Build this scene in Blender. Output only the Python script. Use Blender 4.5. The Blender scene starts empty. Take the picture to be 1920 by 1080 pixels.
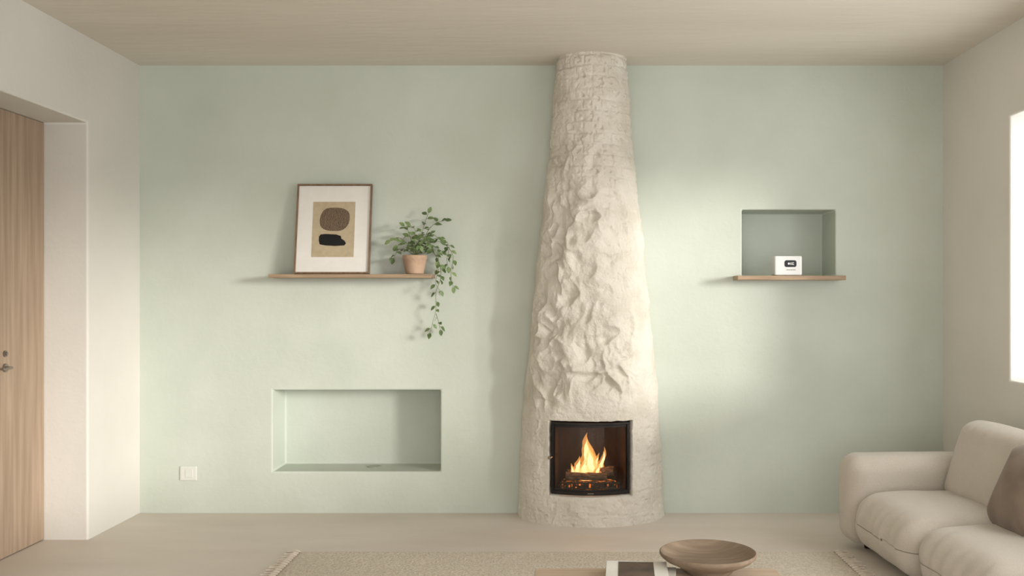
import bpy, bmesh, math, random
from mathutils import Vector, Matrix, noise
random.seed(7)
SC = bpy.context.scene
COL = SC.collection
PI = math.pi
R = math.radians
D = 5.788; F = 1800.0; CX = 1045.0; CY = 556.0; CAMZ = 1.305
LX, RX_, H, REAR = -2.518, 2.325, 2.698, -7.2

def sr(r, g, b):
    def f(c):
        c /= 255.0
        return c/12.92 if c <= .04045 else ((c+.055)/1.055)**2.4
    return (f(r), f(g), f(b), 1.0)

# ------------------------------------------------------------ materials
def mat(name, c1, c2=None, rough=.8, nscale=3.0, bump=0.0, bscale=60.0, metal=0.0, stretch=None, bdist=.01, detail=4, spec=.3, sheen=0.0, bump2=0.0, b2scale=6.0):
    m = bpy.data.materials.new(name); m.use_nodes = True
    n = m.node_tree.nodes; l = m.node_tree.links
    p = n['Principled BSDF']
    p.inputs['Roughness'].default_value = rough
    p.inputs['Metallic'].default_value = metal
    p.inputs['Specular IOR Level'].default_value = spec
    if sheen: p.inputs['Sheen Weight'].default_value = sheen
    tc = n.new('ShaderNodeTexCoord'); mp = n.new('ShaderNodeMapping')
    l.new(tc.outputs['Object'], mp.inputs['Vector'])
    if stretch: mp.inputs['Scale'].default_value = stretch
    nz = n.new('ShaderNodeTexNoise'); nz.inputs['Scale'].default_value = nscale; nz.inputs['Detail'].default_value = detail
    l.new(mp.outputs[0], nz.inputs['Vector'])
    rp = n.new('ShaderNodeValToRGB')
    rp.color_ramp.elements[0].position = .32; rp.color_ramp.elements[1].position = .68
    rp.color_ramp.elements[0].color = c1; rp.color_ramp.elements[1].color = c2 or c1
    l.new(nz.outputs['Fac'], rp.inputs['Fac']); l.new(rp.outputs['Color'], p.inputs['Base Color'])
    prev = None
    for st, scl in ((bump, bscale), (bump2, b2scale)):
        if st:
            nb = n.new('ShaderNodeTexNoise'); nb.inputs['Scale'].default_value = scl; nb.inputs['Detail'].default_value = 5
            l.new(mp.outputs[0], nb.inputs['Vector'])
            b = n.new('ShaderNodeBump'); b.inputs['Strength'].default_value = st; b.inputs['Distance'].default_value = bdist
            l.new(nb.outputs['Fac'], b.inputs['Height'])
            if prev: l.new(prev.outputs[0], b.inputs['Normal'])
            prev = b
    if prev: l.new(prev.outputs[0], p.inputs['Normal'])
    return m

MT = {}
MT['green'] = mat('sage_plaster', sr(191,197,184), sr(202,207,196), .9, 1.7, .25, 28, bump2=.25, b2scale=5, bdist=.008, detail=6)
MT['white'] = mat('cream_plaster', sr(212,208,199), sr(219,215,207), .9, 1.5, .22, 26, bump2=.2, b2scale=5, bdist=.008)
MT['ceil'] = mat('ceiling_plaster', sr(210,202,188), sr(219,212,199), .9, 1.2, .3, 12, bump2=.2, b2scale=4, bdist=.01, stretch=(.35,1.6,1))
MT['floor'] = mat('microcement_floor', sr(204,194,182), sr(220,211,200), .5, 1.3, .08, 20, stretch=(.5,1.6,1), detail=7)
MT['wood'] = mat('oak_board', sr(142,120,97), sr(172,148,122), .6, 5, .15, 40, stretch=(1,14,14), bdist=.003)
MT['doorwood'] = mat('door_oak', sr(154,133,112), sr(178,156,134), .6, 3.2, .15, 30, stretch=(9,9,.55), bdist=.003, detail=8)
MT['framewood'] = mat('frame_walnut', sr(112,90,68), sr(134,110,86), .5, 8, stretch=(6,6,2))
MT['mat'] = mat('mat_board', sr(224,220,212), sr(228,224,217), .85, 20)
MT['print'] = mat('print_paper', sr(176,160,130), sr(186,170,142), .85, 40)
MT['black'] = mat('ink_black', sr(22,22,22), sr(28,27,27), .8, 30)
MT['terra'] = mat('terracotta', sr(174,144,120), sr(188,159,135), .85, 14, .2, 60)
MT['soil'] = mat('soil', sr(50,38,28), sr(80,62,46), .95, 60, .8, 90)
MT['leaf'] = mat('leaf_green', sr(72,94,56), sr(132,152,100), .5, 14)
MT['stem'] = mat('stem_green', sr(96,108,66), sr(116,124,80), .6, 14)
MT['plastic'] = mat('white_plastic', sr(220,220,218), sr(224,224,222), .4, 5)
MT['switch'] = mat('switch_plastic', sr(212,213,205), sr(216,217,209), .45, 5)
MT['screen'] = mat('screen_black', sr(14,14,16), sr(16,16,18), .2, 5)
MT['grey'] = mat('grey_print', sr(110,110,110), sr(120,120,120), .7, 5)
MT['metal'] = mat('black_iron', sr(34,31,29), sr(50,45,42), .45, 12, metal=.5)
MT['steel'] = mat('brushed_steel', sr(140,132,122), sr(160,152,142), .35, 12, metal=.9)
MT['grommet'] = mat('grommet_grey', sr(160,164,150), sr(170,174,160), .5, 12)
MT['soot'] = mat('firebrick_soot', sr(38,27,22), sr(58,40,31), .9, 9, .4, 30)
MT['bark'] = mat('charred_bark', sr(52,40,32), sr(120,98,82), .95, 30, .8, 60, stretch=(1,4,4))
MT['sofa'] = mat('sofa_linen', sr(188,179,166), sr(200,191,178), 1.0, 260, .5, 500, bdist=.003, sheen=.25, bump2=.10, b2scale=16, spec=.0)
MT['brown'] = mat('taupe_velvet', sr(116,101,87), sr(134,118,103), 1.0, 8, .3, 300, bdist=.002, sheen=.2, spec=.0)
MT['tray'] = mat('turned_wood', sr(118,102,86), sr(138,121,103), .75, 7, .1, 40, stretch=(1,8,1), spec=.1)
MT['table'] = mat('table_oak', sr(174,154,132), sr(192,171,149), .65, 4, .1, 30, stretch=(1,10,1), spec=.2)
MT['paper'] = mat('paper', sr(210,206,198), sr(220,216,208), .8, 12)
MT['cover'] = mat('dark_cover', sr(60,48,40), sr(100,82,68), .6, 9)
MT['rugfringe'] = mat('rug_yarn', sr(202,191,175), sr(216,205,190), .95, 30)

def plaster_chimney():
    m = bpy.data.materials.new('carved_plaster'); m.use_nodes = True
    n = m.node_tree.nodes; l = m.node_tree.links; p = n['Principled BSDF']
    p.inputs['Roughness'].default_value = 1.0; p.inputs['Specular IOR Level'].default_value = .0
    tc = n.new('ShaderNodeTexCoord')
    nz = n.new('ShaderNodeTexNoise'); nz.inputs['Scale'].default_value = 6; nz.inputs['Detail'].default_value = 8
    l.new(tc.outputs['Object'], nz.inputs['Vector'])
    rp = n.new('ShaderNodeValToRGB'); rp.color_ramp.elements[0].color = sr(208,200,185); rp.color_ramp.elements[1].color = sr(224,217,204)
    rp.color_ramp.elements[0].position = .3; rp.color_ramp.elements[1].position = .6
    l.new(nz.outputs['Fac'], rp.inputs['Fac']); l.new(rp.outputs[0], p.inputs['Base Color'])
    n2 = n.new('ShaderNodeTexNoise'); n2.inputs['Scale'].default_value = 75; n2.inputs['Detail'].default_value = 9; n2.inputs['Roughness'].default_value = .65
    n3 = n.new('ShaderNodeTexVoronoi'); n3.inputs['Scale'].default_value = 38
    l.new(tc.outputs['Object'], n2.inputs['Vector']); l.new(tc.outputs['Object'], n3.inputs['Vector'])
    b = n.new('ShaderNodeBump'); b.inputs['Strength'].default_value = .85; b.inputs['Distance'].default_value = .010
    b2 = n.new('ShaderNodeBump'); b2.inputs['Strength'].default_value = .3; b2.inputs['Distance'].default_value = .006
    l.new(n2.outputs['Fac'], b.inputs['Height']); l.new(n3.outputs['Distance'], b2.inputs['Height'])
    l.new(b.outputs[0], b2.inputs['Normal']); l.new(b2.outputs[0], p.inputs['Normal'])
    return m
MT['chimney'] = plaster_chimney()

def rug_mat():
    m = bpy.data.materials.new('woven_rug'); m.use_nodes = True
    n = m.node_tree.nodes; l = m.node_tree.links; p = n['Principled BSDF']
    p.inputs['Roughness'].default_value = 1; p.inputs['Specular IOR Level'].default_value = .05
    tc = n.new('ShaderNodeTexCoord')
    w1 = n.new('ShaderNodeTexWave'); w1.inputs['Scale'].default_value = 16; w1.inputs['Distortion'].default_value = 3.5; w1.inputs['Detail Scale'].default_value = 7
    w1.bands_direction = 'Y'
    w2 = n.new('ShaderNodeTexVoronoi'); w2.inputs['Scale'].default_value = 75
    mh = n.new('ShaderNodeMath'); mh.operation = 'MULTIPLY'; mh.inputs[1].default_value = .6
    mu = n.new('ShaderNodeMath'); mu.operation = 'ADD'
    for w in (w1, w2): l.new(tc.outputs['Object'], w.inputs['Vector'])
    l.new(w1.outputs['Fac'], mh.inputs[0]); l.new(mh.outputs[0], mu.inputs[0]); l.new(w2.outputs['Distance'], mu.inputs[1])
    rp = n.new('ShaderNodeValToRGB'); rp.color_ramp.elements[0].position = .2; rp.color_ramp.elements[1].position = 1.0
    rp.color_ramp.elements[0].color = sr(188,176,159); rp.color_ramp.elements[1].color = sr(218,208,193)
    l.new(mu.outputs[0], rp.inputs['Fac']); l.new(rp.outputs[0], p.inputs['Base Color'])
    b = n.new('ShaderNodeBump'); b.inputs['Strength'].default_value = .7; b.inputs['Distance'].default_value = .006
    l.new(mu.outputs[0], b.inputs['Height']); l.new(b.outputs[0], p.inputs['Normal'])
    return m
MT['rug'] = rug_mat()

def hatch_mat():
    m = bpy.data.materials.new('scratched_brown_ink'); m.use_nodes = True
    n = m.node_tree.nodes; l = m.node_tree.links; p = n['Principled BSDF']
    p.inputs['Roughness'].default_value = .85
    tc = n.new('ShaderNodeTexCoord')
    w = n.new('ShaderNodeTexWave'); w.inputs['Scale'].default_value = 42; w.inputs['Distortion'].default_value = 9; w.inputs['Detail'].default_value = 3; w.inputs['Detail Scale'].default_value = 2
    l.new(tc.outputs['Object'], w.inputs['Vector'])
    rp = n.new('ShaderNodeValToRGB'); rp.color_ramp.elements[0].position = .1; rp.color_ramp.elements[1].position = .5
    rp.color_ramp.elements[0].color = sr(62,52,42); rp.color_ramp.elements[1].color = sr(122,102,80)
    l.new(w.outputs['Fac'], rp.inputs['Fac']); l.new(rp.outputs[0], p.inputs['Base Color'])
    return m
MT['hatch'] = hatch_mat()

def flame_mat(name, stops, alpha, h0, h1):
    m = bpy.data.materials.new(name); m.use_nodes = True
    n = m.node_tree.nodes; l = m.node_tree.links
    for x in list(n): n.remove(x)
    out = n.new('ShaderNodeOutputMaterial'); em = n.new('ShaderNodeEmission'); tr = n.new('ShaderNodeBsdfTransparent'); mx = n.new('ShaderNodeMixShader')
    geo = n.new('ShaderNodeNewGeometry'); sp = n.new('ShaderNodeSeparateXYZ'); mr = n.new('ShaderNodeMapRange')
    l.new(geo.outputs['Position'], sp.inputs[0]); l.new(sp.outputs['Z'], mr.inputs['Value'])
    mr.inputs['From Min'].default_value = h0; mr.inputs['From Max'].default_value = h1
    rp = n.new('ShaderNodeValToRGB'); rp.color_ramp.elements[0].color = stops[0]; rp.color_ramp.elements[1].color = stops[2]
    e = rp.color_ramp.elements.new(.5); e.color = stops[1]
    l.new(mr.outputs[0], rp.inputs['Fac']); l.new(rp.outputs[0], em.inputs['Color']); em.inputs['Strength'].default_value = stops[3]
    nz = n.new('ShaderNodeTexNoise'); nz.inputs['Scale'].default_value = 26; l.new(geo.outputs['Position'], nz.inputs['Vector'])
    m2 = n.new('ShaderNodeMapRange'); m2.inputs['From Min'].default_value = .3; m2.inputs['From Max'].default_value = .7
    m2.inputs['To Min'].default_value = alpha*.6; m2.inputs['To Max'].default_value = alpha
    l.new(nz.outputs['Fac'], m2.inputs['Value']); l.new(m2.outputs[0], mx.inputs[0])
    l.new(tr.outputs[0], mx.inputs[1]); l.new(em.outputs[0], mx.inputs[2]); l.new(mx.outputs[0], out.inputs[0])
    return m
MT['flame_out'] = flame_mat('flame_outer', [(1,.34,.06,1),(1,.42,.10,1),(1,.44,.12,1),1.5], .38, .22, .5)
MT['flame_in'] = flame_mat('flame_inner', [(1,.62,.26,1),(1,.76,.42,1),(1,.60,.26,1),2.4], .85, .22, .47)
def ember_mat():
    m = bpy.data.materials.new('glowing_embers'); m.use_nodes = True
    n = m.node_tree.nodes; l = m.node_tree.links; p = n['Principled BSDF']
    tc = n.new('ShaderNodeTexCoord'); nz = n.new('ShaderNodeTexNoise'); nz.inputs['Scale'].default_value = 40
    l.new(tc.outputs['Object'], nz.inputs['Vector'])
    rp = n.new('ShaderNodeValToRGB'); rp.color_ramp.elements[0].position = .52; rp.color_ramp.elements[1].position = .68
    rp.color_ramp.elements[0].color = (0,0,0,1); rp.color_ramp.elements[1].color = (1,.25,.04,1)
    l.new(nz.outputs['Fac'], rp.inputs['Fac']); l.new(rp.outputs[0], p.inputs['Emission Color'])
    p.inputs['Emission Strength'].default_value = 1.0; p.inputs['Base Color'].default_value = sr(40,32,28); p.inputs['Roughness'].default_value = .95
    return m
MT['ember'] = ember_mat()
def glass_mat():
    m = bpy.data.materials.new('stove_glass'); m.use_nodes = True
    n = m.node_tree.nodes; l = m.node_tree.links
    for x in list(n): n.remove(x)
    out = n.new('ShaderNodeOutputMaterial'); g = n.new('ShaderNodeBsdfGlossy'); t = n.new('ShaderNodeBsdfTransparent'); mx = n.new('ShaderNodeMixShader')
    g.inputs['Roughness'].default_value = .08; t.inputs['Color'].default_value = (.97,.94,.9,1); mx.inputs[0].default_value = .03
    l.new(t.outputs[0], mx.inputs[1]); l.new(g.outputs[0], mx.inputs[2]); l.new(mx.outputs[0], out.inputs[0])
    return m
MT['glass'] = glass_mat()

# ------------------------------------------------------------ mesh helpers
class MB:
    def __init__(s): s.v = []; s.f = []
    def add(s, vs, fs):
        o = len(s.v); s.v += [tuple(v) for v in vs]; s.f += [tuple(i+o for i in f) for f in fs]; return s
    def box(s, x0, x1, y0, y1, z0, z1):
        vs = [(x,y,z) for x in (x0,x1) for y in (y0,y1) for z in (z0,z1)]
        return s.add(vs, [(0,1,3,2),(4,6,7,5),(0,4,5,1),(2,3,7,6),(0,2,6,4),(1,5,7,3)])
    def tube(s, pts, r, seg=8, cap=True):
        pts = [Vector(p) for p in pts]; rs = r if isinstance(r, (list,tuple)) else [r]*len(pts)
        vs = []; fs = []
        for i, p in enumerate(pts):
            t = (pts[min(i+1,len(pts)-1)] - pts[max(i-1,0)]).normalized()
            a = Vector((0,0,1)) if abs(t.z) < .9 else Vector((0,1,0))
            u = t.cross(a).normalized(); w = t.cross(u).normalized()
            for k in range(seg):
                an = 2*PI*k/seg; vs.append(p + (u*math.cos(an)+w*math.sin(an))*rs[i])
        for i in range(len(pts)-1):
            for k in range(seg):
                k2 = (k+1) % seg
                fs.append((i*seg+k, i*seg+k2, (i+1)*seg+k2, (i+1)*seg+k))
        if cap: fs.append(tuple(range(seg))[::-1]); fs.append(tuple((len(pts)-1)*seg+k for k in range(seg)))
        return s.add(vs, fs)
    def lathe(s, prof, c=(0,0,0), seg=48):
        vs = []; fs = []
        for r, z in prof:
            for k in range(seg):
                an = 2*PI*k/seg; vs.append((c[0]+r*math.cos(an), c[1]+r*math.sin(an), c[2]+z))
        n = len(prof)
        for i in range(n-1):
            for k in range(seg):
                k2 = (k+1) % seg; fs.append((i*seg+k, i*seg+k2, (i+1)*seg+k2, (i+1)*seg+k))
        fs.append(tuple(range(seg))[::-1]); fs.append(tuple((n-1)*seg+k for k in range(seg)))
        return s.add(vs, fs)
    def soft(s, c, size, r, n=20, puff=0.0, fn=None, rot=None):
        hx, hy, hz = size[0]/2, size[1]/2, size[2]/2
        bm = bmesh.new(); bmesh.ops.create_cube(bm, size=2)
        bmesh.ops.subdivide_edges(bm, edges=bm.edges[:], cuts=n, use_grid_fill=True)
        vs = []
        for v in bm.verts:
            q = v.co
            w = Vector([math.sin(q[i]*PI/2*.92)/math.sin(PI/2*.92) for i in range(3)])
            p = Vector((w.x*hx, w.y*hy, w.z*hz))
            rr = min(r, hx, hy, hz)
            inner = Vector((max(-hx+rr, min(hx-rr, p.x)), max(-hy+rr, min(hy-rr, p.y)), max(-hz+rr, min(hz-rr, p.z))))
            dlt = p-inner
            if dlt.length > 1e-9: p = inner + dlt.normalized()*rr
            if puff:
                ax, ay, az = p.x/hx, p.y/hy, p.z/hz
                p.z += puff*(1 if az > 0 else -1)*(1-ax*ax)*(1-ay*ay)*min(1, abs(az)*1.2)
                p.x += puff*.4*ax*(1-ay*ay)*(1-az*az)
                p.y += puff*.4*ay*(1-ax*ax)*(1-az*az)
            if fn: p = fn(p)
            if rot: p = rot @ p
            vs.append(p + Vector(c))
        bm.verts.index_update()
        fs = [tuple(v.index for v in f.verts) for f in bm.faces]
        bm.free()
        return s.add(vs, fs)
    def poly_prism(s, pts, y0, y1):
        n = len(pts)
        vs = [(x,y0,z) for x,z in pts] + [(x,y1,z) for x,z in pts]
        fs = [tuple(range(n)), tuple(range(2*n-1, n-1, -1))] + [(i, i+n, (i+1)%n+n, (i+1)%n) for i in range(n)]
        return s.add(vs, fs)
    def build(s, name, m, parent=None, smooth=35, bevel=0, weld=False, bseg=3):
        me = bpy.data.meshes.new(name); me.from_pydata(s.v, [], s.f)
        bm = bmesh.new(); bm.from_mesh(me)
        if weld: bmesh.ops.remove_doubles(bm, verts=bm.verts, dist=1e-5)
        bmesh.ops.recalc_face_normals(bm, faces=bm.faces); bm.to_mesh(me); bm.free()
        me.materials.append(m)
        if smooth:
            me.shade_smooth(); me.set_sharp_from_angle(angle=R(smooth))
        o = bpy.data.objects.new(name, me); COL.objects.link(o)
        if parent: o.parent = parent
        if bevel:
            b = o.modifiers.new('bevel', 'BEVEL'); b.width = bevel; b.segments = bseg; b.limit_method = 'ANGLE'; b.angle_limit = R(40)
            b.harden_normals = False
        return o

def tag(o, label=None, cat=None, group=None, kind=None):
    if label: o['label'] = label
    if cat: o['category'] = cat
    if group: o['group'] = group
    if kind: o['kind'] = kind
    return o
def thing(name, label, cat, loc=(0,0,0), rz=0, group=None):
    o = bpy.data.objects.new(name, None); COL.objects.link(o); o.location = loc; o.rotation_euler = (0,0,rz)
    o.empty_display_size = .1
    return tag(o, label, cat, group)

# ------------------------------------------------------------ room shell
def panel(name, u0, u1, v0, v1, holes, fn, m, bevel=.01):
    us = sorted({u0, u1, *[h[0] for h in holes], *[h[1] for h in holes]})
    vs_ = sorted({v0, v1, *[h[2] for h in holes], *[h[3] for h in holes]})
    b = MB()
    def quad(*p): b.add([fn(*q) for q in p], [(0,1,2,3)])
    def inside(u, v): return any(h[0] < u < h[1] and h[2] < v < h[3] for h in holes)
    for i in range(len(us)-1):
        for j in range(len(vs_)-1):
            if not inside((us[i]+us[i+1])/2, (vs_[j]+vs_[j+1])/2):
                quad((us[i],vs_[j],0),(us[i+1],vs_[j],0),(us[i+1],vs_[j+1],0),(us[i],vs_[j+1],0))
    for (a, c, e, g, dp, closed) in holes:
        U = [u for u in us if a <= u <= c]; V = [v for v in vs_ if e <= v <= g]
        for i in range(len(U)-1):
            if e > v0: quad((U[i],e,0),(U[i+1],e,0),(U[i+1],e,dp),(U[i],e,dp))
            quad((U[i],g,0),(U[i+1],g,0),(U[i+1],g,dp),(U[i],g,dp))
        for j in range(len(V)-1):
            quad((a,V[j],0),(a,V[j+1],0),(a,V[j+1],dp),(a,V[j],dp))
            quad((c,V[j],0),(c,V[j+1],0),(c,V[j+1],dp),(c,V[j],dp))
        if closed:
            for i in range(len(U)-1):
                for j in range(len(V)-1):
                    quad((U[i],V[j],dp),(U[i+1],V[j],dp),(U[i+1],V[j+1],dp),(U[i],V[j+1],dp))
    o = b.build(name, m, smooth=0, weld=True)
    if bevel:
        o.data.shade_smooth(); o.data.set_sharp_from_angle(angle=R(60))
        bv = o.modifiers.new('bevel','BEVEL'); bv.width = bevel; bv.segments = 3; bv.limit_method = 'ANGLE'; bv.angle_limit = R(40)
    return tag(o, kind='structure')

panel('wall_back', LX, RX_, 0, H, [(-1.717,-.704,.250,.742,.27,True), (1.113,1.678,1.430,1.829,.30,True)], lambda u,v,w: (u, w, v), MT['green'])
panel('wall_left', REAR, 0, 0, H, [(-1.538,-.638,0,2.238,.285,True)], lambda u,v,w: (LX-w, u, v), MT['white'])
WIN = [(-2.15,-.852,.874,2.232), (-5.6,-2.27,.50,2.232)]
panel('wall_right', REAR, 0, 0, H, [(*w, .25, False) for w in WIN], lambda u,v,w: (RX_+w, u, v), MT['white'])
panel('wall_rear', LX, RX_, 0, H, [(-1.9,1.9,.1,2.4,.2,False)], lambda u,v,w: (u, REAR-w, v), MT['white'])  # opening added in the unseen rear wall to let in fill light
b = MB(); b.box(LX-.3, RX_, REAR, .0, -.08, 0); tag(b.build('floor', MT['floor'], smooth=0), kind='structure')
b = MB(); b.box(LX, RX_, REAR, 0, H, H+.08); tag(b.build('ceiling', MT['ceil'], smooth=0), kind='structure')

# door: two leaves of vertical oak
dr = bpy.data.objects.new('door_1', None); COL.objects.link(dr); dr.location = (-2.752,-1.088,0)
tag(dr, 'pale oak double door set deep in the left wall', kind='structure')
for y0, y1 in ((-.448,-.002),(.002,.448)):
    b = MB(); b.box(-.04, 0, y0, y1, .004, 2.236)
    b.build('door_leaf', MT['doorwood'], dr, bevel=.003)
b = MB()
b.tube([(0,.080,.950),(.010,.080,.950)], .021, 24); b.tube([(.01,.080,.950),(.036,.080,.950)], .007, 14)
b.tube([(.033,.086,.950),(.036,.05,.950),(.035,.0,.949)], [.007,.0065,.006], 12)
tag(b.build('door_handle', MT['steel'], dr), 'brushed metal lever handle')
b = MB(); b.tube([(0,.080,1.020),(.008,.080,1.020)], .016, 24); b.tube([(.008,.080,1.020),(.014,.080,1.020)], .008, 18)
b.build('lock_rosette', MT['steel'], dr)

# windows (frames at the outside of the deep reveals)
for i, (y0, y1, z0, z1) in enumerate(WIN):
    w = bpy.data.objects.new('window_%d' % (i+1), None); COL.objects.link(w); w.location = (RX_+.2, (y0+y1)/2, z0); tag(w, kind='structure')
    hw = (y1-y0)/2; hh = z1-z0
    b = MB()
    b.box(0,.05,-hw,-hw+.04,0,hh); b.box(0,.05,hw-.04,hw,0,hh); b.box(0,.05,-hw+.04,hw-.04,0,.04); b.box(0,.05,-hw+.04,hw-.04,hh-.04,hh)
    if i == 1:
        for q in (-.33,.33): b.box(0.01,.04,hw*q-.015,hw*q+.015,.04,hh-.04)
    b.build('window_frame', MT['plastic'], w, bevel=.003)
w = bpy.data.objects.new('window_3', None); COL.objects.link(w); w.location = (0, REAR-.17, .1); tag(w, kind='structure')  # unseen window added as the setting for the rear fill lamp
b = MB(); b.box(-1.9,-1.84,0,.05,0,2.3); b.box(1.84,1.9,0,.05,0,2.3); b.box(-.025,.025,0,.05,.06,2.24); b.box(-1.84,1.84,0,.05,0,.06); b.box(-1.84,1.84,0,.05,2.24,2.3)
b.build('window_frame', MT['plastic'], w, bevel=.003)

# ------------------------------------------------------------ fireplace
def lerp_tab(tab, z):
    for (a, b_), (c, d) in zip(tab, tab[1:]):
        if z <= c:
            t = (z-a)/(c-a); return b_+(d-b_)*t
    return tab[-1][1]
RXT = [(0,.436),(.22,.430),(.6,.408),(1.01,.366),(1.48,.318),(2.1,.252),(2.7,.204)]
RYT = [(0,.345),(.6,.325),(1.48,.27),(2.7,.20)]
YCT = [(0,-.02),(.6,-.03),(1.48,-.11),(2.7,-.135)]
FX = .200
fp = thing('plaster_fireplace', 'tapering hand-carved white plaster chimney with a built-in wood stove', 'fireplace', (FX, 0, 0))
HX0, HX1, HZ0, HZ1 = -.048-FX, .430-FX, .166, .597     # hole in local x / z
def sm(a, b_, x):
    t = max(0, min(1, (x-a)/(b_-a))); return t*t*(3-2*t)
def fbm(p, n=4):
    s = 0; a = 1
    for _ in range(n): s += a*noise.noise(p); p = p*2.03+Vector((3.1,1.7,4.3)); a *= .5
    return s
def chim():
    NR, NA, NS = 640, 300, 6
    vs = []; 
    zs = [H*i/NR for i in range(NR+1)]
    cols = NA+1+2*NS
    for z in zs:
        rx, ry, yc = lerp_tab(RXT, z), lerp_tab(RYT, z), lerp_tab(YCT, z)
        for j in range(cols):
            if j < NS: x = -rx; y = (yc)*(j/NS); nx, ny = -1, 0; th = -PI/2
            elif j > NS+NA: x = rx; y = yc*((cols-1-j)/NS); nx, ny = 1, 0; th = PI/2
            else:
                th = -PI/2+PI*(j-NS)/NA
                x = rx*math.sin(th); y = yc-ry*math.cos(th)
                nx, ny = math.sin(th)/rx, -math.cos(th)/ry; q = math.hypot(nx, ny); nx /= q; ny /= q
            p = Vector((x, y, z))
            # surface relief: trowelled lumps with crests and hollows
            d = .0055*fbm(p*7, 5) + .0020*noise.noise(p*60)
            mz = sm(.60,.80,z)*(1-sm(1.9,2.3,z))
            mz = .18+.82*mz
            ma = .30+.70*sm(-1.45,-1.0,th)*(1-sm(.20,.9,th))
            wv = Vector((noise.noise(p*5+Vector((9,0,0))), noise.noise(p*5+Vector((0,7,0))), noise.noise(p*5+Vector((0,0,5)))))
            wv2 = Vector((noise.noise(p*15+Vector((9,0,0))), noise.noise(p*15+Vector((0,7,0))), noise.noise(p*15+Vector((0,0,5)))))
            wp = p + wv*.06 + wv2*.012
            # long winding ridge that runs down the left of the front
            path = -.42+.18*math.sin(z*7.3+1)+.10*math.sin(z*16+2)+.30*noise.noise(Vector((0,0,z*5)))
            rg_ = math.exp(-((th-path)/.15)**2)
            hol = math.exp(-((th-path+.30)/.18)**2)
            q1 = Vector((wp.x*9.5, wp.y*9.5, wp.z*7.5))
            n1 = noise.noise(q1); n2 = noise.noise(q1*2.1+Vector((3,3,3)))
            c1 = (1-min(1, abs(n1)*2.5))**1.8
            c2 = (1-min(1, abs(n2)*2.4))**1.6
            big = noise.noise(Vector((wp.x*6+2, wp.y*6+2, wp.z*4.6+8)))
            gate = sm(-.3,.4,noise.noise(p*4.5+Vector((1,8,3))))
            hollow = max(0, noise.noise(Vector((wp.x*13+7, wp.y*13, wp.z*11)))-.10)
            d += mz*ma*(.024*big + .019*c1*(.3+gate) + .0075*c2*(.3+gate) + .008*n2 - .042*hollow)
            d += sm(.65,.85,z)*(1-sm(1.7,2.05,z))*(.016*rg_ - .017*hol)*(.5+gate)
            # faint courses near the top and at the foot
            foot = 1-sm(.55,.75,z)
            mt = sm(1.75,2.05,z)+.75*foot
            if mt > 0:
                zz = z + .012*noise.noise(p*6)
                row = zz/.064; fr = abs(row-round(row))
                aa = (th*.33/.15 + .5*(int(math.floor(row)) % 2)+.1*noise.noise(p*5)); fa = abs(aa-round(aa))
                jn = max(1-min(1, fr/.17), (1-min(1, fa/.08))*.8)
                d -= mt*.009*(1-.55*foot)*jn*max(0,(.68+1.1*noise.noise(p*9+Vector((4,4,4)))))
                d += mt*.0045*fbm(Vector((wp.x*10, wp.y*10, wp.z*20)), 3)
                d -= mt*.009*max(0, noise.noise(p*40)-.26)*3
            # calm the plaster round the door
            e = max(max(HX0-x, x-HX1), max(HZ0-z, z-HZ1))
            if e < .06 and y < -.1: d *= .35+.65*sm(0,.06,e)
            if z < .03: d += .004*(1-z/.03)
            if j == 0 or j == cols-1: d = 0
            vs.append([x+nx*d, min(-.0005, y+ny*d) if 0 < j < cols-1 else -.0005, z])
    def idx(i, j): return i*cols+j
    dead = set(); fs = []
    for i in range(NR):
        for j in range(cols-1):
            q = (idx(i,j), idx(i,j+1), idx(i+1,j+1), idx(i+1,j))
            cx = sum(vs[k][0] for k in q)/4; cz = sum(vs[k][2] for k in q)/4; cy = sum(vs[k][1] for k in q)/4
            if HX0 < cx < HX1 and HZ0 < cz < HZ1 and cy < -.1: dead.add((i,j))
            else: fs.append(q)
    ring = []
    for (i,j) in dead:
        for (a, c, nb) in ((idx(i,j), idx(i,j+1), (i-1,j)), (idx(i+1,j), idx(i+1,j+1), (i+1,j)), (idx(i,j), idx(i+1,j), (i,j-1)), (idx(i,j+1), idx(i+1,j+1), (i,j+1))):
            if nb not in dead: ring.append((a, c))
    rv = {k for e in ring for k in e}
    for k in rv:
        x, y, z = vs[k]
        dx = min(abs(x-HX0), abs(x-HX1)); dz = min(abs(z-HZ0), abs(z-HZ1))
        wob = .004*noise.noise(Vector((x*25,0,z*25)))
        if dx <= .006: vs[k][0] = (HX0 if abs(x-HX0) < abs(x-HX1) else HX1)+wob
        if dz <= .006: vs[k][2] = (HZ0 if abs(z-HZ0) < abs(z-HZ1) else HZ1)+wob
    IX0, IX1, IZ0, IZ1 = -.038-FX, .414-FX, .177, .589
    m1 = {}
    for k in rv:
        x, y, z = vs[k]
        fx = (x-HX0)/(HX1-HX0); fz = (z-HZ0)/(HZ1-HZ0)
        m1[k] = len(vs); vs.append([IX0+fx*(IX1-IX0), -.255, IZ0+fz*(IZ1-IZ0)])
    for a, c in ring: fs.append((a, c, m1[c], m1[a]))
    b = MB(); b.add(vs, fs); return b
ch = chim().build('chimney_body', MT['chimney'], fp, smooth=0)
ch.data.shade_smooth()
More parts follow.
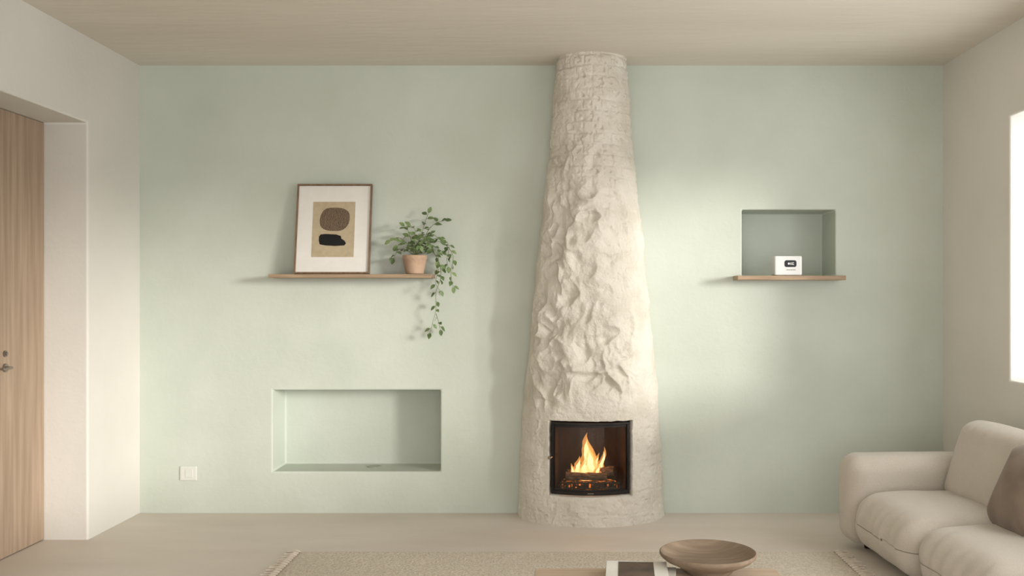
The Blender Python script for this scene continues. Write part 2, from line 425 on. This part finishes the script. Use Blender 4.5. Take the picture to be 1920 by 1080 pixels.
# stove
OX0, OX1, OZ0, OZ1 = -.036-FX, .412-FX, .179, .587
OC = (OX0+OX1)/2; OW = (OX1-OX0)/2
def bow(x): return -.300 - .062*(1-((x-OC)/OW)**2)
def curved_bar(b, x0, x1, z0, z1, th=.022, off=0.0, n=24):
    vs = []; fs = []
    for i in range(n+1):
        x = x0+(x1-x0)*i/n; y = bow(x)+off
        vs += [(x,y,z0),(x,y,z1),(x,y+th,z1),(x,y+th,z0)]
    for i in range(n):
        a = i*4
        for k in range(4): fs.append((a+k, a+(k+1)%4, a+4+(k+1)%4, a+4+k))
    fs += [(0,1,2,3), tuple(n*4+k for k in (3,2,1,0))]
    b.add(vs, fs)
b = MB(); bw = .015
curved_bar(b, OX0, OX1, OZ1-bw*.8, OZ1, n=30); curved_bar(b, OX0, OX1, OZ0, OZ0+bw*1.35, n=30)
curved_bar(b, OX0, OX0+bw*.9, OZ0+bw*1.35, OZ1-bw*.8, n=3); curved_bar(b, OX1-bw*.9, OX1, OZ0+bw*1.35, OZ1-bw*.8, n=3)
door = b.build('stove_door', MT['metal'], fp, bevel=.002)
b = MB(); iw = .026
curved_bar(b, OX0+.014, OX1-.014, OZ1-iw, OZ1-.012, .01, .010); curved_bar(b, OX0+.014, OX1-.014, OZ0+.020, OZ0+.029, .01, .010)
curved_bar(b, OX0+.013, OX0+.021, OZ0+.029, OZ1-iw, .01, .010, 2); curved_bar(b, OX1-.021, OX1-.013, OZ0+.029, OZ1-iw, .01, .010, 2)
b.build('inner_rim', MT['metal'], door)
b = MB(); curved_bar(b, OX0+.018, OX1-.018, OZ0+.026, OZ1-.024, .003, .014, 30)
b.build('glass_pane', MT['glass'], door)
b = MB(); b.tube([(OX0+.008,-.300,.388),(OX0-.006,-.322,.388)], .005, 12); b.tube([(OX0-.006,-.322,.388),(OX0-.010,-.332,.388)], .010, 20)
b.build('door_knob', MT['steel'], door)
b = MB()
for k in range(5): x = OC-.014+k*.007; b.box(x-.002, x+.002, bow(x)-.0008, bow(x)+.001, OZ0+.008, OZ0+.013)
b.build('maker_mark', MT['steel'], door)
b = MB()
x0, x1, y0, y1, z0, z1 = OX0+.004, OX1-.004, -.292, -.012, OZ0+.004, OZ1-.004
bx0, bx1 = x0+.05, x1-.05
b.add([(x0,y0,z0),(x1,y0,z0),(x1,y0,z1),(x0,y0,z1),(bx0,y1,z0),(bx1,y1,z0),(bx1,y1,z1),(bx0,y1,z1)],
      [(0,1,5,4),(3,7,6,2),(0,4,7,3),(1,2,6,5),(4,5,6,7)])
b.build('firebox', MT['soot'], fp, smooth=0)
b = MB()
gz = OZ0+.030
b.tube([(OC-.175,-.262,gz+.022),(OC+.175,-.262,gz+.022)], .0045, 8); b.tube([(OC-.175,-.262,gz-.01),(OC+.175,-.262,gz-.01)], .0045, 8)
for k in range(18):
    x = OC-.17+k*.34/17; b.tube([(x,-.262,gz-.012),(x,-.262,gz+.03)], .004, 6)
b.tube([(OC-.17,-.262,gz-.01),(OC-.17,-.262,z0)], .005, 8); b.tube([(OC+.17,-.262,gz-.01),(OC+.17,-.262,z0)], .005, 8)
b.build('fire_grate', MT['metal'], fp)
b = MB()
def emb(p):
    q = Vector(p); q.z += .006*noise.noise(q*40); q.x += .004*noise.noise(q*30); return q
b.soft((OC,-.15,z0+.018), (.32,.18,.036), .016, 18, .008, emb)
b.build('ember_bed', MT['ember'], fp)

def log(name, label, a, c, r, seed):
    a = Vector(a); c = Vector(c); mid = (a+c)/2
    t = thing(name, label, 'log', (FX+mid.x, mid.y, mid.z), 0, 'firewood burning in the stove')
    n = 22; seg = 18; vs = []; fs = []
    ax = (c-a).normalized(); u = ax.cross(Vector((0,0,1))).normalized(); w = ax.cross(u)
    for i in range(n+1):
        p = a.lerp(c, i/n)-mid
        for k in range(seg):
            an = 2*PI*k/seg
            rr = r*(1+.22*noise.noise(Vector((math.cos(an)*1.5+seed, math.sin(an)*1.5, i*.25))) + .08*noise.noise(Vector((an*4, i*.3, seed))))
            vs.append(p+(u*math.cos(an)+w*math.sin(an))*rr)
    for i in range(n):
        for k in range(seg):
            k2 = (k+1)%seg; fs.append((i*seg+k, i*seg+k2, (i+1)*seg+k2, (i+1)*seg+k))
    MB().add(vs, fs).build('bark', MT['bark'], t, smooth=50)
    for i in (0, n): MB().add([v for v in vs[i*seg:(i+1)*seg]], [tuple(range(seg))]).build('end_grain', MT['cover'], t, smooth=0)
log('firewood_log', 'charred log lying at the front of the fire across the grate', (OC-.14,-.205,.262), (OC+.10,-.215,.258), .022, 1)
log('firewood_log', 'split log at the right of the fire pointing up towards the glass', (OC-.01,-.12,.270), (OC+.145,-.17,.286), .025, 5)
log('firewood_log', 'log at the left back of the fire hidden by flames', (OC-.13,-.13,.262), (OC-.01,-.07,.268), .022, 9)

# flames
fl = thing('fire', 'orange and yellow wood fire burning behind the curved stove glass', 'fire', (FX,-.16,.26))
def tongue(b, x, y, zb, h, w, lean, seed, n=34, seg=18):
    vs = []; fs = []
    for i in range(n+1):
        t = i/n
        r = w*((math.sin(PI*min(1,(t*.78+.22))))**.9)*(1-t)**.25 + .0003
        cx = x+lean*t+ .022*h/.2*math.sin(t*5.6+seed)*t*(1-.3*t); cy = y+.012*math.sin(t*4+seed*2)*t
        for k in range(seg):
            an = 2*PI*k/seg
            rr = r*(1+.55*noise.noise(Vector((math.cos(an)+seed, math.sin(an), t*6))))
            vs.append((cx+rr*math.cos(an), cy+rr*.6*math.sin(an), zb+h*t-.26))
    for i in range(n):
        for k in range(seg):
            k2 = (k+1)%seg; fs.append((i*seg+k, i*seg+k2, (i+1)*seg+k2, (i+1)*seg+k))
    b.add(vs, fs)
def fxp(px): return (px-1045)/322-FX
TG = [(1104,.235,.275,.048,.000,0.3,-.0), (1116,.245,.14,.030,.018,1.6,.02), (1086,.24,.135,.028,-.008,2.6,-.02), (1104,.235,.20,.046,.000,4.1,-.03),
      (1128,.25,.175,.020,.010,3.3,.01), (1073,.245,.085,.016,.0,5.1,-.02), (1108,.245,.235,.032,-.004,5.8,.02), (1096,.235,.13,.038,.006,.9,-.04), (1120,.24,.09,.024,.008,2.1,-.035)]
for (px, zb, h, w_, lean, seed, dy) in TG:
    b = MB(); tongue(b, fxp(px), dy, zb, h, w_, lean, seed); b.build('flame_tongue', MT['flame_out'], fl)
    b = MB(); tongue(b, fxp(px), dy, zb, h*.84, w_*.62, lean*.8, seed); b.build('flame_core', MT['flame_in'], fl)

# ------------------------------------------------------------ shelves
b = MB(); b.box(-.474,.474,-.2,-.001,-.022,0)
o = b.build('wall_shelf', MT['wood'], smooth=0, bevel=.002); o.location = (-1.2095, 0, 1.436)
tag(o, 'long thin oak wall shelf holding the framed print and trailing plant', 'shelf')
b = MB(); b.box(-.318,.318,-.15,-.001,-.026,0)
o = b.build('wall_shelf', MT['wood'], smooth=0, bevel=.002); o.location = (1.378, 0, 1.4285)
tag(o, 'short oak shelf under the small square wall niche', 'shelf')

# ------------------------------------------------------------ framed print (leaning)
pf = thing('framed_print', 'thin walnut framed abstract print leaning on the long shelf', 'picture', (-1.330,-.118,1.437))
pf.rotation_euler = (R(-9.5), 0, R(0))
W2, HH, T = .2235, .545, .022
b = MB(); fw = .0095
b.box(-W2,-W2+fw,-T,0,0,HH); b.box(W2-fw,W2,-T,0,0,HH); b.box(-W2+fw,W2-fw,-T,0,0,fw); b.box(-W2+fw,W2-fw,-T,0,HH-fw,HH)
b.build('frame', MT['framewood'], pf, smooth=0, bevel=.001)
b = MB(); b.box(-W2+fw,W2-fw,-.010,-.004,fw,HH-fw); mb_ = b.build('mat_board', MT['mat'], pf, smooth=0)
k = .447/141.0
def ax(px): return (px-626.5)*k
def az(py): return (513-py)*k*1.0
b = MB(); b.box(ax(587),ax(666),-.0115,-.0100,az(481),az(375)); pr = b.build('print', MT['print'], pf, smooth=0)
pts = []
for i in range(48):
    a = 2*PI*i/48; c_, s_ = math.cos(a), math.sin(a)
    e = 2/3.0
    x = abs(c_)**e*(1 if c_ > 0 else -1)*28; y = abs(s_)**e*(1 if s_ > 0 else -1)*22.5
    if y < 0: x *= 1-.22*(-y/22)**1.5
    pts.append((ax(628+x+1.2*math.sin(3*a)), az(410-y+1.2*math.cos(2*a))))
b = MB(); b.poly_prism(pts, -.0121, -.0112); b.build('rounded_brown_shape', MT['hatch'], pr, smooth=0)
pp = [(603,438),(612,437),(632,438),(641,441),(642,446),(648,450),(651,455),(648,459),(630,460),(612,459),(602,457),(600,450),(600,442)]
b = MB(); b.poly_prism([(ax(x), az(y)) for x, y in pp][::-1], -.0121, -.0112); b.build('black_shape', MT['black'], pr, smooth=0)

# ------------------------------------------------------------ potted plant
PY = -.105
pl = thing('potted_plant', 'small green trailing plant in a terracotta pot on the long shelf', 'plant', (-.8436, PY, 1.437))
b = MB(); b.lathe([(.046,0),(.052,.004),(.063,.05),(.069,.088),(.072,.092),(.073,.110),(.070,.112),(.066,.110),(.064,.098),(.03,.097)], seg=40)
b.build('pot', MT['terra'], pl, smooth=40)
b = MB(); b.lathe([(.0635,.0),(.0635,.004),(.03,.008),(.002,.009)], (0,0,.0975), 24); b.build('soil', MT['soil'], pl)
sp = 316.8
def P(px, py, dy=0): return Vector(((px-1045)/sp+.8436, dy, CAMZ+(CY-py)/sp-1.437))
stems = [
 [(778,478,0),(765,458,-.02),(748,446,-.03),(734,452,-.04)],
 [(776,478,0),(760,468,.02),(745,468,.03),(737,484,.03)],
 [(777,478,0),(770,450,.01),(764,432,.02),(757,424,.02)],
 [(779,478,0),(778,450,-.03),(780,432,-.04),(772,424,-.05)],
 [(780,478,0),(790,440,.0),(797,415,.01),(803,399,.01)],
 [(781,478,0),(800,435,.02),(816,418,.02),(834,413,.02)],
 [(781,478,0),(796,452,-.03),(812,440,-.05),(828,452,-.06)],
 [(780,478,0),(790,455,-.05),(800,445,-.06),(806,456,-.07)],
 [(782,478,0),(804,452,.0),(828,448,.0),(842,462,.0),(838,484,.0),(840,500,0)],
 [(782,478,0),(806,456,-.02),(832,456,-.02),(850,480,-.02),(846,510,-.02),(850,538,-.02)],
 [(782,478,0),(802,462,-.03),(821,476,-.03),(823,505,-.03),(818,530,-.03),(826,545,-.03)],
 [(782,478,0),(802,464,.01),(822,490,.01),(826,520,.01),(817,548,.01),(817,580,.01),(811,604,.01),(806,624,.01)],
 [(817,588,.01),(822,604,.01),(825,618,.01)],
 [(778,478,0),(772,462,-.05),(760,456,-.07),(750,462,-.08)],
 [(779,478,0),(784,462,-.06),(786,450,-.07),(792,462,-.085)],
 [(778,478,0),(782,455,.04),(786,438,.05),(780,440,.06)],
 [(781,478,0),(796,466,.04),(812,462,.05),(826,470,.05)],
]
def cr(pts, n):
    out = []
    for i in range(len(pts)-1):
        p0 = pts[max(i-1,0)]; p1 = pts[i]; p2 = pts[i+1]; p3 = pts[min(i+2,len(pts)-1)]
        for j in range(n):
            t = j/n
            out.append(.5*((2*p1)+(-p0+p2)*t+(2*p0-5*p1+4*p2-p3)*t*t+(-p0+3*p1-3*p2+p3)*t**3))
    out.append(pts[-1]); return out
sb = MB(); lb = MB()
def leaf(b, base, d, L, up, seed):
    d = d.normalized(); side = d.cross(up)
    if side.length < .01: side = Vector((1,0,0))
    side.normalize(); nrm = side.cross(d).normalized()
    rows = [(0,.0),(.12,.26),(.3,.44),(.5,.47),(.7,.36),(.87,.18),(1,0)]
    vs = []; fs = []
    for t, w_ in rows:
        c = base+d*(L*t)-nrm*(L*.22*t*t)
        vs += [c+side*(L*w_*.66)+nrm*(L*w_*.16), c-nrm*L*.0, c-side*(L*w_*.66)+nrm*(L*w_*.16)]
    for i in range(len(rows)-1):
        a = i*3; fs += [(a,a+1,a+4,a+3),(a+1,a+2,a+5,a+4)]
    b.add(vs, fs)
rnd = random.Random(3)
for si, st in enumerate(stems):
    pts = [P(*s) for s in st]; c = cr(pts, 8)
    sb.tube(c, [.0020*(1-.5*i/len(c)) for i in range(len(c))], 6)
    tot = 0; hang = si in (8,9,10,11,12)
    step = .018 if not hang else .023
    start = .035 if si != 12 else 0
    acc = 0; cnt = 0
    for i in range(1, len(c)):
        seg = (c[i]-c[i-1]).length; tot += seg; acc += seg
        if tot > start and acc > step:
            acc = 0; cnt += 1
            if si in (10,11) and c[i].z < -.02 and rnd.random() < .3: continue
            t = (c[i]-c[i-1]).normalized()
            an = cnt*2.4+rnd.uniform(-.4,.4)
            rad = Vector((math.cos(an), math.sin(an)*.9-.25, rnd.uniform(-.5,.35)))
            d = rad*.9+t*.5
            L = rnd.uniform(.030,.046)
            sb.tube([c[i], c[i]+d.normalized()*.008], .0009, 4)
            leaf(lb, c[i]+d.normalized()*.007, d, L, Vector((rnd.uniform(-.3,.3),-.75,.75)), cnt)
    leaf(lb, c[-1], c[-1]-c[-2], .040, Vector((.2,-.8,.5)), 0)
sb.build('stems', MT['stem'], pl)
lb.build('foliage', MT['leaf'], pl, smooth=60)

# ------------------------------------------------------------ small white device
dv = thing('smart_display_box', 'small white box with black rounded display in the right wall niche', 'electronic device', (1.3635,-.075,1.430), R(0))
b = MB(); b.soft((0,0,.0575), (.162,.10,.115), .008, 12); b.build('casing', MT['plastic'], dv)
def rr_pts(cx, cz, w_, h_, r, n=8):
    o = []
    for qx, qz, a0 in ((1,1,0),(-1,1,90),(-1,-1,180),(1,-1,270)):
        for i in range(n+1):
            a = R(a0+90*i/n); o.append((cx+(w_/2-r)*qx + r*math.cos(a), cz+(h_/2-r)*qz + r*math.sin(a)))
    return o
b = MB(); b.poly_prism(rr_pts(.012,.069,.070,.040,.012), -.0520,-.0495); scn = b.build('display', MT['screen'], dv, smooth=0)
b = MB(); b.lathe([(.0065,0),(.0065,.0006)], (0,0,0), 20)
for v in range(len(b.v)): x, y, z = b.v[v]; b.v[v] = (x+.002, -.0523-z, y+.069)
b.box(.012,.016,-.0528,-.0518,.062,.076); b.box(.020,.032,-.0528,-.0518,.0725,.076); b.box(.020,.032,-.0528,-.0518,.062,.0655); b.box(.020,.0235,-.0528,-.0518,.0655,.0725)
b.build('display_digits', MT['plastic'], scn, smooth=0)
b = MB()
x = -.012
for w_ in (.006,.004,.006,.003,.007,.004,.006,.004): b.box(x, x+w_, -.0506,-.0498,.030,.0345); x += w_+.002
b.build('printed_caption', MT['grey'], dv, smooth=0)

# ------------------------------------------------------------ switch and grommet
sw = thing('wall_switch', 'white square wall switch low on the green wall', 'switch', (-2.222,0,.240))
b = MB(); b.soft((0,-.004,0), (.102,.008,.086), .003, 8); b.build('cover_plate', MT['switch'], sw)
b = MB(); b.soft((.004,-.0085,0), (.046,.003,.050), .0015, 8); b.build('rocker', MT['switch'], sw)
o = MB().lathe([(.043,0),(.044,.002),(.040,.004),(.030,.004),(.028,.003),(.002,.003)], seg=36).build('cable_grommet', MT['grommet'])
o.location = (-1.135,.17,.2505); tag(o, 'flat round cable cover on the floor of the low niche', 'cable cover')

# ------------------------------------------------------------ rug
rg = thing('area_rug', 'beige woven rug with short tassels lying before the fireplace', 'rug', (.05,-1.95,0))
RXH, RYH = 1.365, 1.055
b = MB(); nx, ny = 120, 90; vs = []; fs = []
for i in range(nx+1):
    for j in range(ny+1):
        x = -RXH+2*RXH*i/nx; y = -RYH+2*RYH*j/ny
        z = .010+.0015*noise.noise(Vector((x*5,y*5,0)))
        if i in (0,nx) or j in (0,ny): z = .001
        vs.append((x+.006*noise.noise(Vector((0,y*4,1))), y+.006*noise.noise(Vector((x*4,0,2))), z))
for i in range(nx):
    for j in range(ny):
        a = i*(ny+1)+j; fs.append((a,a+1,a+ny+2,a+ny+1))
b.add(vs, fs); b.build('rug_weave', MT['rug'], rg, smooth=80)
for sgn in (-1,1):
    b = MB()
    for k in range(64):
        y = -RYH+.015+k*(2*RYH-.03)/63
        l_ = rnd.uniform(.05,.07); dy = rnd.uniform(-.012,.012)
        b.tube([(sgn*(RXH-.01),y,.008),(sgn*(RXH+.012),y+dy*.3,.011),(sgn*(RXH+.025),y+dy*.5,.008),(sgn*(RXH+l_),y+dy,.007)], [.006,.009,.005,.006], 6)
    tag(b.build('fringe', MT['rugfringe'], rg), kind='stuff')

# ------------------------------------------------------------ coffee table and what stands on it
TZ = .36
tb = thing('coffee_table', 'low pale oak coffee table at the bottom edge of the view', 'table', (.341,-2.836,0))
b = MB()
pts = rr_pts(0,0,.838,.78,.03,6)
vs = [(x,y,TZ-.035) for x,y in pts]+[(x,y,TZ) for x,y in pts]; n = len(pts)
b.add(vs, [tuple(range(n))[::-1], tuple(range(n,2*n))]+[(i,(i+1)%n,(i+1)%n+n,i+n) for i in range(n)])
b.build('tabletop', MT['table'], tb, smooth=30, bevel=.003)
for sx in (-1,1):
    for sy in (-1,1):
        b = MB(); b.tube([(sx*.34,sy*.31,.0135),(sx*.345,sy*.315,TZ-.035)], [.018,.024], 20); b.build('leg', MT['table'], tb)
for sy in (-1,1):
    b = MB(); b.box(-.33,.33,sy*.3125-.0125,sy*.3125+.0125,TZ-.08,TZ-.036); b.build('apron', MT['table'], tb, smooth=0)
o = MB().lathe([(.078,0),(.082,.002),(.090,.014),(.115,.028),(.148,.044),(.162,.056),(.1655,.062),(.1655,.068),(.162,.0705),(.157,.069),(.146,.058),(.115,.046),(.08,.040),(.03,.038),(.001,.038)], seg=72).build('wooden_bowl', MT['tray'], smooth=50)
o.location = (.517,-2.492,TZ+.0006); tag(o, 'wide shallow turned brown wooden bowl on the coffee table', 'bowl')
def book(name, label, loc, rz, w_, d_, h_, cov, panelm=None):
    t = thing(name, label, 'book', loc, rz, None)
    b = MB(); b.box(-w_/2+.003,w_/2-.003,-d_/2+.003,d_/2-.002,.003,h_-.003); b.build('pages', MT['paper'], t, smooth=0)
    b = MB(); b.box(-w_/2,w_/2,-d_/2,d_/2,0,.003); b.box(-w_/2,w_/2,-d_/2,d_/2,h_-.003,h_); b.box(-w_/2,-w_/2+.003,-d_/2,d_/2,.003,h_-.003)
    c = b.build('cover', cov, t, smooth=0, bevel=.001)
    if panelm:
        b = MB(); b.box(-w_*.30,w_*.28,-d_/2+.004,d_/2-.012,h_-.0005,h_+.0008); b.build('cover_picture', panelm, c, smooth=0)
    return t
book('hardback_book', 'larger white book lying under the picture book on the coffee table', (.276,-2.61,TZ+.0006), R(-9), .225,.25,.018, MT['paper'])
book('picture_book', 'white book with dark brown cover picture lying on top of another', (.264,-2.60,TZ+.0192), R(-4), .205,.235,.015, MT['paper'], MT['cover'])

# ------------------------------------------------------------ sofa
sf = thing('sofa', 'low grey-beige linen sofa with plump cushions against the right wall', 'sofa', (1.468,-.69,0), R(2.5))
b = MB(); b.box(.11,.70,-2.54,-.05,.030,.10); b.build('base', MT['sofa'], sf, bevel=.015)
for x, y in ((.14,-.12),(.66,-.12),(.14,-2.48),(.66,-2.48)):
    b = MB(); b.tube([(x,y,.0),(x,y,.04)], [.018,.022], 16); tag(b.build('foot', MT['metal'], sf), 'short black foot')
def armfn(s_):
    def f(p):
        q = p.copy()
        q.z += .006*noise.noise(Vector((p.x*4+s_, p.y*6, 1))) - .006*sm(.1,.4,abs(p.x))*(1 if p.z > 0 else 0)
        q.y += .006*noise.noise(Vector((p.x*5, p.z*6, s_)))
        return q
    return f
for s_, yc in ((1,-.12),(2,-2.49)):
    b = MB(); b.soft((.370,yc,.262), (.73,.235,.462), .085, 34, .0, armfn(s_)); b.build('armrest', MT['sofa'], sf, smooth=0).data.shade_smooth()
b = MB(); b.soft((.660,-1.305,.29), (.14,2.12,.50), .05, 24); b.build('back_frame', MT['sofa'], sf, smooth=0).data.shade_smooth()
def seatfn(seed):
    def f(p):
        q = p.copy()
        fr = sm(.08,.33,-p.x)
        ed = sm(.12,.34,abs(p.y))
        am = .35+.65*sm(-.3,.4,noise.noise(Vector((p.y*5+seed,seed,1))))
        ph = p.y*64+5*noise.noise(Vector((p.y*6,seed,p.x*3)))
        pk = math.sin(ph)*.0042*am
        m_ = math.exp(-((p.z-.03)/.09)**2)
        q.x += -pk*fr*m_*1.1 + .009*noise.noise(Vector((p.y*6+seed, p.z*9, 0)))*fr
        pk2 = math.sin(p.x*60+5*noise.noise(Vector((p.x*6,seed,4))))*.0035
        q.y += pk2*ed*m_*(1 if p.y > 0 else -1)
        if p.z > 0: q.z += .008*noise.noise(Vector((p.x*5+seed, p.y*5, 0))) - .014*sm(.15,.36,-p.x) + .0024*am*math.sin(ph)*sm(.16,.3,-p.x)
        return q
    return f
for s_, yc, dx in ((3,-.590,0),(8,-1.305,.015),(12,-2.020,.015)):
    b = MB(); b.soft((.335+dx,yc,.192), (.66,.712,.278), .110, 60, .018, seatfn(s_)); b.build('seat_cushion', MT['sofa'], sf, smooth=0).data.shade_smooth()
def backfn(seed):
    def f(p):
        q = p.copy()
        pk = math.sin(p.y*62+2.5*noise.noise(Vector((p.y*9,seed,0))))*.004
        fr = 1 if p.z > 0 else 0
        q.z += pk*fr*math.exp(-((abs(p.x)-.17)/.05)**2)
        q.z += .008*noise.noise(Vector((p.x*6+seed, p.y*6, 0)))*fr
        return q
    return f
rot = Matrix.Rotation(R(-72), 3, 'Y')
for s_, yc in ((4,-.590),(9,-1.305),(14,-2.02)):
    b = MB(); b.soft((.590,yc,.475), (.43,.70,.17), .082, 40, .026, backfn(s_), rot); b.build('back_cushion', MT['sofa'], sf, smooth=0).data.shade_smooth()

# throw pillow leaning on the back cushions (stands on the sofa: its own thing)
def pilfn(p):
    q = p.copy(); hx = .19
    ax_, ay_ = min(1,abs(p.x)/hx), min(1,abs(p.y)/hx)
    q.z *= 1-.55*max(ax_, ay_)**3
    q.x *= 1-.05*(1-ay_**2)*1; q.y *= 1-.05*(1-ax_**2)
    q.z += .008*noise.noise(p*9)
    return q
b = MB(); b.soft((0,0,0), (.37,.37,.12), .06, 28, .024, pilfn, Matrix.Rotation(R(-66),3,'Y'))
o = b.build('throw_pillow', MT['brown'], smooth=0); o.data.shade_smooth()
o.location = (1.936,-1.83,.505); o.rotation_euler = (0,0,R(2.5))
tag(o, 'taupe brown square throw pillow leaning on the sofa back', 'pillow')

# ------------------------------------------------------------ light
w = bpy.data.worlds.new('world'); SC.world = w; w.use_nodes = True
bg = w.node_tree.nodes['Background']; bg.inputs['Color'].default_value = (.98,.99,1,1); bg.inputs['Strength'].default_value = 1.6
def area(name, loc, d, sx, sy, power, col):
    l = bpy.data.lights.new(name, 'AREA'); l.shape = 'RECTANGLE'; l.size = sx; l.size_y = sy; l.energy = power; l.color = col
    o = bpy.data.objects.new(name, l); COL.objects.link(o); o.location = loc; o.rotation_euler = Vector(d).to_track_quat('-Z','Y').to_euler()
    return o
area('window_and_fill_light', (RX_+.30,-3.17,1.553), (-1,0,0), 4.5, 1.3, 52, (.97,.985,1))
area('window_and_fill_light', (0,REAR-.25,1.25), (0,1,0), 3.7, 2.2, 66, (.98,.985,1))  # added soft fill from behind the camera, placed at the rear opening
l = bpy.data.lights.new('low_sun', 'SUN'); l.energy = 2.9; l.angle = R(11); l.color = (1,.965,.91)
o = bpy.data.objects.new('low_sun', l); COL.objects.link(o); o.rotation_euler = Vector((-1,.78,-.15)).to_track_quat('-Z','Y').to_euler()
l = bpy.data.lights.new('fire_glow', 'POINT'); l.energy = 1.6; l.color = (1,.40,.13); l.shadow_soft_size = .05
o = bpy.data.objects.new('fire_glow', l); COL.objects.link(o); o.location = (FX-.01,-.20,.40)

# ------------------------------------------------------------ camera
cam = bpy.data.cameras.new('camera'); co = bpy.data.objects.new('camera', cam); COL.objects.link(co)
co.location = (0,-D,CAMZ); co.rotation_euler = (R(90),0,0)
cam.sensor_width = 36; cam.lens = F*36/1920; cam.shift_x = -(CX-960)/1920; cam.shift_y = (CY-540)/1920
cam.clip_start = .05
SC.camera = co
SC.view_settings.view_transform = 'Standard'; SC.view_settings.look = 'None'; SC.view_settings.exposure = 0
